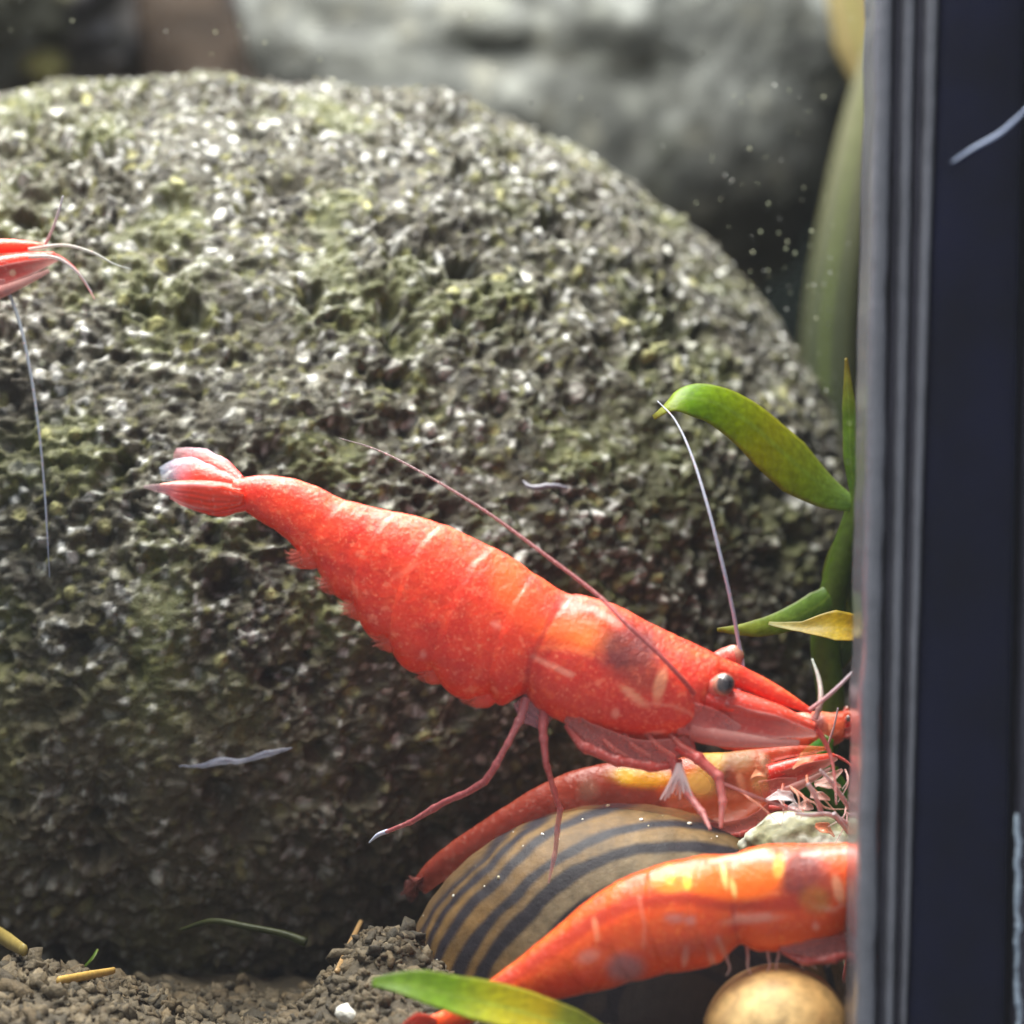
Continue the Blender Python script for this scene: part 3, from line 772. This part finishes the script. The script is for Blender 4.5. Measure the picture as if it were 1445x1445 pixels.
def px_limb(root, nm, pts, rad, c0, c1, a0=.9, a1=.6):
    W, F, u = tube_mesh([P(*p) for p in pts], [r * K for r in rad], 12 * len(pts), 8)
    c = lin(c0)[None] * (1 - u[:, None]) + lin(c1)[None] * u[:, None]
    return obj(nm, W, F, M_limb, root, col=np.c_[c, a0 + (a1 - a0) * u])
for k in range(7):
    x = 1030 + k * 24 + random.uniform(-6, 6); y = 1346 - k * 2
    px_limb(r2, 'walking_leg', [(x, y - 16, -3.6), (x + 2, y + 8, -3.9), (x + random.uniform(-5, 6), y + 20, -4.0), (x + random.uniform(-8, 10), y + 32, -4.0)], [3.2, 2.2, 1.8, .8], (222, 120, 96), (226, 190, 180), .6, .35)
for side in (-1, 1):
    W, F, u, v = blade_mesh([P(615, 1446, -3.4 + .4 * side), P(590, 1450, -3.4 + .8 * side), P(560, 1462, -3.4 + side)], [.25, .6, .2], (0.3, .5 * side, 1), .05, .2)
    obj('tail_blade', W, F, M_membrane, r2, col=np.c_[np.tile(lin((214, 60, 40)), (len(W), 1)), 1 - .5 * u])

# brownish shrimp behind the snail
T3 = similarity(0.60, -31, (1147, 1001), (1168, 1054))
BR = dict(body=(164, 58, 40), low=(150, 70, 52), car=(206, 92, 48), top=(186, 88, 64))
ABD3 = [((583, 1243), (600, 1262), 8), ((602, 1217), (625, 1245), 12), ((640, 1186), (668, 1228), 17), ((690, 1152), (720, 1205), 22), ((745, 1117), (775, 1182), 27),
        ((795, 1092), (820, 1172), 31), ((845, 1078), (860, 1168), 33), ((890, 1074), (905, 1168), 34)]
mk3 = [('ell', (905, 1095, 42, 13, 4), .5, (255, 176, 30), .95), ('ell', (880, 1093, 16, 9, 0), .5, (255, 200, 60), .8), ('ell', (830, 1112, 14, 16, 0), .6, (150, 110, 90), .6), ('ell', (862, 1112, 12, 24, 0), .5, (150, 56, 36), .6)]
ex3 = [('ell', (1003, 1060, 22, 30, 10), .5, (255, 186, 66), .95), ('ell', (985, 1104, 22, 16, 20), .5, (255, 200, 100), .9), ('ell', (1045, 1062, 20, 22, 0), .6, (176, 146, 90), .7),
       ('ell', (1082, 1078, 9, 18, -35), .4, (226, 176, 140), .9), ('ell', (1108, 1058, 8, 16, 25), .4, (232, 170, 140), .9), ('ell', (1120, 1070, 30, 24, 0), .6, (214, 84, 46), .7), ('ell', (1075, 1105, 16, 10, 0), .5, (230, 180, 110), .7)]
r3, _l, _p, _a = shrimp('shrimp', 'brownish orange shrimp with yellow patches, half hidden behind the striped snail', T3, 6.4, abd=ABD3, pal=BR, n=260, m=64, marks_abd=mk3, extra_marks=ex3, Yabd=2.2, base=P(900, 1180, 6.4), parts=('head', 'legs'), body_alpha=0.42)

for sd_, tip in ((-1, (566, 1262)), (1, (580, 1272)), (0, (572, 1244))):
    W, F, u, v = blade_mesh([P(596, 1240, 8.5 + .2 * sd_), P(582, 1252, 8.4 + .5 * sd_), P(tip[0], tip[1], 8.4 + .7 * sd_)], [.2, .5, .1], (.8, .3 * sd_ + .1, .7), .04, .2)
    obj('tail_blade', W, F, M_membrane, r3, col=np.c_[np.tile(lin((120, 66, 60)), (len(W), 1)), .9 - .6 * u])
for k in range(7):
    x0, y0 = random.uniform(1040, 1150), random.uniform(1085, 1120); dx = random.uniform(-10, 50); b_ = random.uniform(-14, 14)
    px_limb(r3, 'feeding_leg', [(x0, y0, 4.8), (x0 + dx * .3 + b_, y0 + 12, 4.4), (x0 + dx * .7 + b_, y0 + random.uniform(18, 34), 4.2), (x0 + dx * 1.2, y0 + random.uniform(30, 60), 4.0)], [2.6, 2.2, 1.6, .6], random.choice([(214, 120, 84), (222, 160, 126), (196, 86, 56)]), (226, 180, 160), .35, .2)
# small shrimp by the corner post
T4 = similarity(0.32, -27, (1021, 966), (1197, 1014))
SM = dict(body=(226, 84, 50), low=(220, 100, 76), car=(220, 100, 54), top=(236, 124, 78))
shrimp('shrimp', 'small orange shrimp with a dark eye, peeping out beside the silicone seam', T4, 8.6, pal=SM, n=200, m=48, parts=('head', 'eyes', 'tail'))
T6 = similarity(0.36, -107, (1021, 966), (1222, 1085))
r6, _l, _p, _a = shrimp('shrimp', 'pinkish red shrimp standing upright against the silicone seam above the orange shrimp', T6, 1.2, pal=dict(body=(226, 84, 70), low=(222, 110, 100), car=(224, 90, 76), top=(240, 140, 120)), n=200, m=48, parts=('tail',))
for pts in ([(1212, 1160, .6), (1186, 1122, 0), (1168, 1098, -.4), (1157, 1086, -.5)], [(1205, 1168, .4), (1172, 1150, 0), (1140, 1150, -.3), (1122, 1148, -.3)], [(1160, 1150, 0), (1150, 1122, -.3), (1140, 1106, -.4)], [(1208, 1190, .6), (1190, 1165, .1), (1176, 1148, -.1)]):
    px_limb(r6, 'walking_leg', pts, [4, 3.4, 3.6, 1.8][:len(pts)], (222, 170, 165), (236, 226, 230), .6, .75)
for k in range(12):
    x0, y0 = random.uniform(1060, 1205), random.uniform(1060, 1165); a_ = random.uniform(-1, 1); L_ = random.uniform(14, 40); Yk = random.uniform(2.2, 4.0)
    W, F, u, v = blade_mesh([P(x0, y0, Yk), P(x0 + L_ * .5, y0 + a_ * L_ * .4, Yk - .2), P(x0 + L_, y0 + a_ * L_ + 4, Yk)], [.08, random.uniform(.18, .42), .05], (-a_, .4, 1), .03, .4, 16, 7)
    c0 = lin(random.choice([(236, 190, 180), (240, 170, 130), (236, 226, 228), (232, 130, 90)]))
    obj('gill_flap', W, F, M_membrane, r6, col=np.c_[np.tile(c0, (len(W), 1)), np.full(len(W), random.uniform(.25, .5))])
for k in range(6):
    x0, y0 = random.uniform(1090, 1205), random.uniform(1080, 1150); dx = random.uniform(-40, 30)
    px_limb(r6, 'feeler', [(x0, y0, 2.6), (x0 + dx * .4 + 6, y0 + 14, 2.3), (x0 + dx, y0 + random.uniform(24, 48), 2.3)], [1.6, 1.2, .6], (226, 170, 160), (236, 220, 220), .4, .3)
# shrimp entering from outside the frame, only its snout shows
T5 = similarity(0.75, -27, (1147, 1001), (66, 344))
r5, limb5, plate5, at5 = shrimp('shrimp', 'red shrimp with only its pale tipped snout and feelers showing above the boulder flank', T5, 9.0, pal=dict(body=(232, 64, 26), low=(226, 90, 60), car=(230, 66, 30), top=(244, 90, 50)), n=220, m=56, parts=('head', 'eyes', 'tail'), skin=M_orange)
px_limb(r5, 'antenna', [(-20, 375, 9.2), (5, 400, 8.8), (26, 450, 8.5), (42, 520, 8.2), (54, 600, 8.0), (62, 680, 8.0), (67, 760, 8.0), (70, 815, 8.2)], [2.8, 2.8, 2.7, 2.4, 2.1, 1.8, 1.5, 0.7], (150, 155, 160), (150, 158, 180), .8, .5)
px_limb(r5, 'antenna', [(40, 352, 8.4), (90, 346, 8.2), (130, 356, 8.0), (160, 372, 8.0), (185, 380, 8.1)], [2.8, 2.4, 2.1, 1.7, 0.7], (206, 190, 180), (190, 195, 190), .7, .5)
px_limb(r5, 'antenna', [(40, 362, 8.0), (80, 364, 7.8), (110, 385, 7.8), (130, 412, 8.0)], [2.8, 2.4, 2.1, 0.8], (206, 190, 180), (190, 195, 200), .7, .5)

# ------------------------------------------------------------------ snails
sn_c = P(880, 1420, 7.0); f = (D + 7.0) / D * K
snail = thing('striped_snail', (sn_c[0], sn_c[1], GZ), 'large snail with a tan shell striped in dark bands, under the red shrimp', 'snail')
# domed shell, its coil axis pointing out of the heap towards the glass
nl, nm_ = 260, 460
co_ = np.linspace(0.004, 0.996, nl) * np.pi; be = np.linspace(-np.pi, np.pi, nm_, endpoint=False)
CO, BE = np.meshgrid(co_, be, indexing='ij')
cb, sb = -np.cos(BE), np.sin(BE)                     # BE = 0 left, 90 deg up
rho = np.sin(CO)
nz3 = lambda a, b, k, o_: fbm(np.stack([CO * a, cb * b, sb * b], -1).reshape(-1, 3), o_, k).reshape(CO.shape)
wob = nz3(2.0, 1.2, 5, 3)
grow = 1 + 0.0016 * np.sin(BE * 46 + 5 * wob) * rho + 0.012 * wob
RX, RZ, RY = 318 * f, 286 * f, 5.6
def shell_pt(rh, b, c_):
    return np.stack([rh * -np.cos(b) * RX, -np.cos(c_) * RY, rh * np.sin(b) * RZ], -1)
V = sn_c + shell_pt(rho * grow, BE, CO)
deg = np.degrees(BE)
front = CO < np.pi / 2
rs = np.where(front, rho, 2 - rho) - 0.0035 * np.clip(deg - 50, 0, 110) + 0.012 * wob + 0.012 * nz3(6, 3, 8, 3)
C = np.tile(lin((110, 84, 48)), (nl * nm_, 1))
pale = (smooth(0.80, 0.55, rs) * smooth(15, 60, deg) * smooth(170, 110, deg)).ravel()[:, None] * .75
C = C * (1 - pale) + lin((132, 120, 96)) * pale
C = C * (0.85 + 0.35 * nz3(3, 9, 18, 3).ravel())[:, None]
stripe = np.zeros(CO.shape)
for k, (r0, hw) in enumerate(((.10, .05), (.27, .05), (.40, .03), (.525, .020), (.665, .027), (.762, .024), (.868, .020), (.932, .014), (.972, .012))):
    hwv = 1.1 * hw * (1 + 0.35 * nz3(0.2, 2.5, 30 + k, 2)) * (1 - 0.25 * smooth(60, 110, deg))
    stripe = np.maximum(stripe, smooth(hwv + .012, hwv - .012, np.abs(rs - r0)))
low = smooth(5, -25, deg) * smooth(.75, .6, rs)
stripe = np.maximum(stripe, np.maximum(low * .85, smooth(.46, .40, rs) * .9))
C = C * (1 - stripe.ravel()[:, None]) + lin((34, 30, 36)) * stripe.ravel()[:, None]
dirt = (smooth(.95, 1.06, rs + .05 * wob) * .8).ravel()[:, None]
C = C * (1 - dirt) + lin((66, 54, 44)) * dirt
W, F = capped(V)
obj('shell', W, F, M_shell, snail, col=np.vstack([C, C[:1], C[-1:]]))
# worn white tip of the shell
tipc = P(1128, 1200, 5.0)
v0, f0 = ico(5)
dn = 1 + 0.16 * fbm(v0 * 2.5, 4, 50)
tv = tipc + v0 * dn[:, None] * np.array([2.2, 1.7, 1.5])
tcv = lin((132, 130, 100))[None] + (lin((196, 198, 184)) - lin((132, 130, 100)))[None] * smooth(-.2, .4, fbm(v0 * 3, 3, 51))[:, None]
tcv = tcv * (1 - .5 * smooth(.15, .45, fbm(v0 * 4, 3, 53)))[:, None]
o = obj('worn_spire', tv, f0, M_shell, snail, col=tcv); o['label'] = 'worn whitish green tip of the shell'
# sand grains stuck along the shell edge
gp, gr, gcl = [], [], []
for k in range(34):
    b_ = math.radians(random.uniform(8, 120)); c_ = math.asin(min(.995, random.gauss(.95, .05))) if k < 44 else random.uniform(.7, 1.2)
    gp.append(sn_c + shell_pt(math.sin(c_) * 1.0, b_, c_)); gr.append(random.choice([.03, .04, .05, .06, .11])); gcl.append(lin(random.choice([(225, 220, 205), (190, 180, 150), (240, 240, 236)])))
Vb, Fb, Cb = blobs(gp, gr, gcl, .2, .8, 1, 6)
o = obj('sand_grains', Vb, Fb, M_soil, snail, col=Cb); o['kind'] = 'stuff'

def round_snail(name, c, r, label):
    root = thing(name, c - np.array([0, 0, r]), label, 'snail')
    # coiled globe: a tube that winds outwards and down
    n, m = 160, 40
    t = np.linspace(0, 1, n); a = t * 2 * np.pi * 2.2 + 2.4
    rad = r * 0.62 * (0.06 + 0.94 * t ** 1.6)
    cen_r = r * 0.40 * t ** 1.4
    axis = np.array([0.25, 0.35, 0.90]); axis /= np.linalg.norm(axis)
    e1 = np.cross(axis, [0, 1, 0]); e1 /= np.linalg.norm(e1); e2 = np.cross(axis, e1)
    ctr = c + cen_r[:, None] * (np.cos(a)[:, None] * e1 + np.sin(a)[:, None] * e2) + (r * 0.55 * (1 - t) - 0.05 * r)[:, None] * axis
    th = np.linspace(0, 2 * np.pi, m, endpoint=False)
    rr = (np.cos(a)[:, None] * e1 + np.sin(a)[:, None] * e2)
    V = ctr[:, None] + rad[:, None, None] * (np.cos(th)[None, :, None] * rr[:, None] + 1.25 * np.sin(th)[None, :, None] * axis)
    W, F = capped(V)
    q = (W - c) * 0.8
    C = lin((196, 142, 84))[None] * (0.85 + 0.35 * fbm(q * 1.2, 3, 3))[:, None]
    g = smooth(.25, .5, fbm(q * np.array([4, 4, .8]), 3, 5))[:, None] * .5
    C = C * (1 - g) + lin((128, 74, 40)) * g
    obj('shell', W, F, M_amber, root, col=C)
    v0, f0 = ico(4)
    d = v0 * np.array([1.04, .98, .92]) * (1 + .02 * fbm(v0 * 2, 3, 4))[:, None]
    q = v0
    C = lin((222, 172, 108))[None] * (0.9 + 0.3 * fbm(q * 2, 3, 3))[:, None]
    g = smooth(.12, .34, fbm(q * np.array([5, 5, 1.2]), 3, 5))[:, None] * .6
    C = C * (1 - g) + lin((126, 70, 38)) * g
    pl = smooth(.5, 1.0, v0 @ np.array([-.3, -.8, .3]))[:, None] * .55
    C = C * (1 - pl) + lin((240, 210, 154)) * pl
    obj('body_whorl', c + d * r, f0, M_amber, root, col=C)
    return root
round_snail('amber_snail', P(1096, 1452, -3.2), 96 * K, 'small round amber snail shell below the orange shrimp')

# ------------------------------------------------------------------ plants
def leaf_cols(u, v, stops, rib=(150, 175, 70)):
    t = np.array([s[0] for s in stops]); c = np.array([lin(s[1]) for s in stops])
    C = np.stack([np.interp(u, t, c[:, k]) for k in range(3)], -1)
    r = smooth(.12, .0, np.abs(v))[:, None] * .45
    C = C * (1 - r) + lin(rib) * r
    vein = (0.5 + 0.5 * np.sin(u * 70 - np.abs(v) * 16)) ** 4 * .18
    C = C * (1 + vein[:, None])
    e = (smooth(.8, 1.0, np.abs(v)) * .5 + smooth(.9, 1.0, u) * .5)[:, None].clip(0, .7)
    return C * (1 - e) + lin((120, 104, 36)) * e

def leaf(name, pts, wid, side, stops, parent=None, cup=.25, thick=.05, rib=(150, 175, 70), n=40):
    W, F, u, v = blade_mesh([P(*p) for p in pts], [w * K for w in wid], side, thick, cup, n, 13)
    W = W + (0.05 * fbm(W * 0.9, 3, 12))[:, None] * np.array([.4, 1, .4])
    return obj(name, W, F, M_leaf, parent, col=leaf_cols(u, v, stops, rib))

plant = thing('aquatic_plant', P(1190, 900, 8.5), 'green aquatic plant with an arched leaf beside the tank corner', 'plant')
W, F, u = tube_mesh([P(1150, 1120, 9), P(1172, 1000, 9), P(1165, 900, 8.8), P(1185, 800, 8.6), P(1212, 715, 8.5), P(1230, 600, 8.5)], [.5, .55, .6, .55, .5, .4], 60, 12)
obj('stem', W, F, M_leaf, plant, col=np.tile(lin((84, 108, 30)), (len(W), 1)))
G1 = [(0, (130, 165, 95)), (.25, (140, 156, 40)), (.5, (164, 164, 18)), (.85, (126, 168, 20)), (1, (180, 180, 80))]
leaf('leaf', [(1215, 716, 8.5), (1165, 690, 7.6), (1105, 640, 6.4), (1050, 592, 5.4), (1000, 566, 4.8), (955, 565, 4.6), (922, 588, 4.8)], [8, 28, 44, 42, 36, 28, 8], (.55, .5, .8), G1, plant, .2, .05)
leaf('leaf', [(1208, 715, 8.4), (1201, 650, 8.0), (1198, 580, 7.8), (1194, 505, 7.8)], [6, 12, 11, 2], (1, -.3, 0), [(0, (112, 150, 60)), (.6, (110, 140, 40)), (1, (150, 130, 50))], plant)
leaf('leaf', [(1190, 815, 8.6), (1160, 850, 8.0), (1110, 875, 7.0), (1060, 887, 6.3), (1012, 889, 6.0)], [10, 22, 18, 13, 3], (.3, .4, .85), [(0, (72, 106, 26)), (.5, (120, 150, 60)), (1, (150, 150, 30))], plant)
leaf('leaf', [(1165, 960, 9), (1195, 880, 8.8), (1190, 790, 8.6), (1205, 735, 8.5)], [10, 34, 34, 8], (1, -.2, 0), [(0, (52, 76, 24)), (1, (66, 100, 26))], plant)
leaf('leaf', [(1085, 880, 5.0), (1130, 886, 4.6), (1170, 886, 4.4), (1225, 892, 4.4)], [3, 9, 26, 20], (.1, .5, .8), [(0, (170, 170, 110)), (.4, (170, 150, 60)), (.7, (196, 170, 24)), (1, (140, 90, 20))], plant, .35, rib=(190, 170, 60))
leaf('leaf', [(1205, 1160, 7.8), (1165, 1120, 7.6), (1150, 1080, 7.6), (1170, 1040, 7.6)], [10, 34, 34, 8], (1, -.2, .5), [(0, (72, 120, 40)), (1, (66, 140, 30))], plant)

o = leaf('fallen_leaf', [(526, 1386, -6.4), (580, 1390, -6.4), (650, 1408, -6.3), (720, 1424, -6.2), (790, 1446, -6.2), (880, 1476, -6.2)], [6, 24, 30, 30, 26, 8], (.25, .5, .85),
         [(0, (120, 156, 54)), (.3, (146, 182, 40)), (.5, (206, 200, 30)), (.68, (206, 184, 28)), (.75, (140, 146, 40)), (1, (110, 118, 34))], rib=(170, 195, 80))
tag(o, 'yellow green fallen leaf blade lying over the orange shrimp\'s tail', 'leaf')
o = leaf('background_leaf', [(1170, 700, 52), (1165, 480, 52), (1196, 260, 52), (1240, 60, 52), (1262, -40, 52)], [60, 56, 50, 40, 10], (1, -.35, .25), [(0, (60, 70, 50)), (.4, (104, 110, 84)), (.7, (150, 150, 120)), (1, (160, 158, 130))], None, .25, .2)
tag(o, 'broad pale green leaf, out of focus, beside the silicone seam', 'leaf')
o = leaf('background_leaf', [(1245, 180, 60), (1215, 60, 60), (1190, -60, 60)], [10, 60, 50], (1, -.3, .2), [(0, (170, 150, 100)), (1, (196, 184, 136))], None, .2, .2)
tag(o, 'blurred yellowish beige leaf high behind the pale green leaf', 'leaf')
W, F, u = tube_mesh([P(330, 260, 70), P(285, 130, 70), P(262, 40, 70), P(240, -80, 70)], [3.6, 3.2, 3.0, 2.6], 60, 20)
W = W + (0.5 * fbm(W * .25, 3, 9))[:, None] * np.array([1, .5, .3])
o = obj('driftwood', W, F, M_bstone, col=lin((72, 60, 50))[None] * (0.8 + .5 * fbm(W * .5, 3, 2))[:, None])
tag(o, 'blurred brown driftwood branch between the dark slate stone and grey boulder', 'driftwood')

# ------------------------------------------------------------------ litter
def on_ground(px, py):
    """point of the soil seen at this photo pixel"""
    for Y in np.linspace(-7.5, 14, 260):
        p = P(px, py, Y)
        if ground_h(np.array([[p[0]]]), np.array([[Y]]))[0, 0] >= p[2]: return p
    return P(px, py, 9)
def stick(name, a, b, r, colr, label, cat, mid=0.0):
    p, q = on_ground(*a), on_ground(*b)
    p = p + [0, -.3, r * .7 + .3]; q = q + [0, -.3, r * .9 + .34]
    c = (p + q) / 2 + np.array([0, -.1, mid])
    W, F, u = tube_mesh([p, c, q], [r, r * 1.1, r * .8], 24, 9, .6)
    o = obj(name, W, F, M_straw, col=np.tile(lin(colr), (len(W), 1)))
    return tag(o, label, cat)
stick('straw', (84, 1398), (162, 1386), .17, (196, 158, 84), 'short golden straw lying on the brown soil', 'straw')
stick('plant_stalk', (476, 1384), (510, 1314), .11, (150, 118, 76), 'thin brown stalk leaning on the soil heap beside the snail', 'stalk')
stick('plant_stalk', (-6, 1330), (36, 1362), .3, (138, 120, 62), 'thick olive stalk on the soil at the foot of the boulder', 'stalk')
c = on_ground(490, 1440)
V, F, C = blobs([c + [0, -.2, .25]], [.42], [lin((235, 232, 222))], .3, .8, 2, 3)
tag(obj('white_grain', V, F, M_soil, col=C), 'white grain lying on the soil by the fallen leaf', 'grain')
o = leaf('green_shred', [(118, 1366, 6), (130, 1352, 6), (138, 1340, 6.2)], [4, 9, 2], (.5, -.4, .6), [(0, (90, 120, 40)), (1, (110, 140, 50))]); tag(o, 'small green shred of leaf on the soil near the straw', 'leaf')
W, F, u = tube_mesh([P(255, 1312, 8.2), P(300, 1300, 7.6), P(350, 1308, 7.2), P(400, 1318, 7.0), P(432, 1330, 6.8)], [.06, .12, .14, .14, .2], 50, 8)
o = obj('plant_runner', W, F, M_leaf, col=np.tile(lin((74, 78, 44)), (len(W), 1))); tag(o, 'thin olive plant runner at the dark foot of the boulder', 'plant runner')
def film(name, pts, r, colr, label, a=.7):
    W, F, u = tube_mesh([P(*p) for p in pts], r, 50, 8); W = W + .06 * fbm(W * 2.2, 3, 6)[:, None]
    o = obj(name, W, F, M_fibre, col=np.c_[np.tile(lin(colr), (len(W), 1)), np.full(len(W), a)]); return tag(o, label, 'strand')
film('slime_strand', [(252, 1082, 9.2), (285, 1080, 8.9), (310, 1074, 8.8), (345, 1073, 8.8), (375, 1064, 8.8), (412, 1056, 8.8)], [.03, .09, .16, .10, .15, .03], (150, 152, 172), 'pale bluish slime strand on the dark lower boulder', .3)
film('slime_strand', [(738, 680, 11.6), (752, 688, 11.3), (775, 686, 11.2), (802, 688, 11.4)], [.06, .13, .12, .06], (110, 106, 116), 'short grey worm like strand on the boulder above the shrimp\'s back', .9)
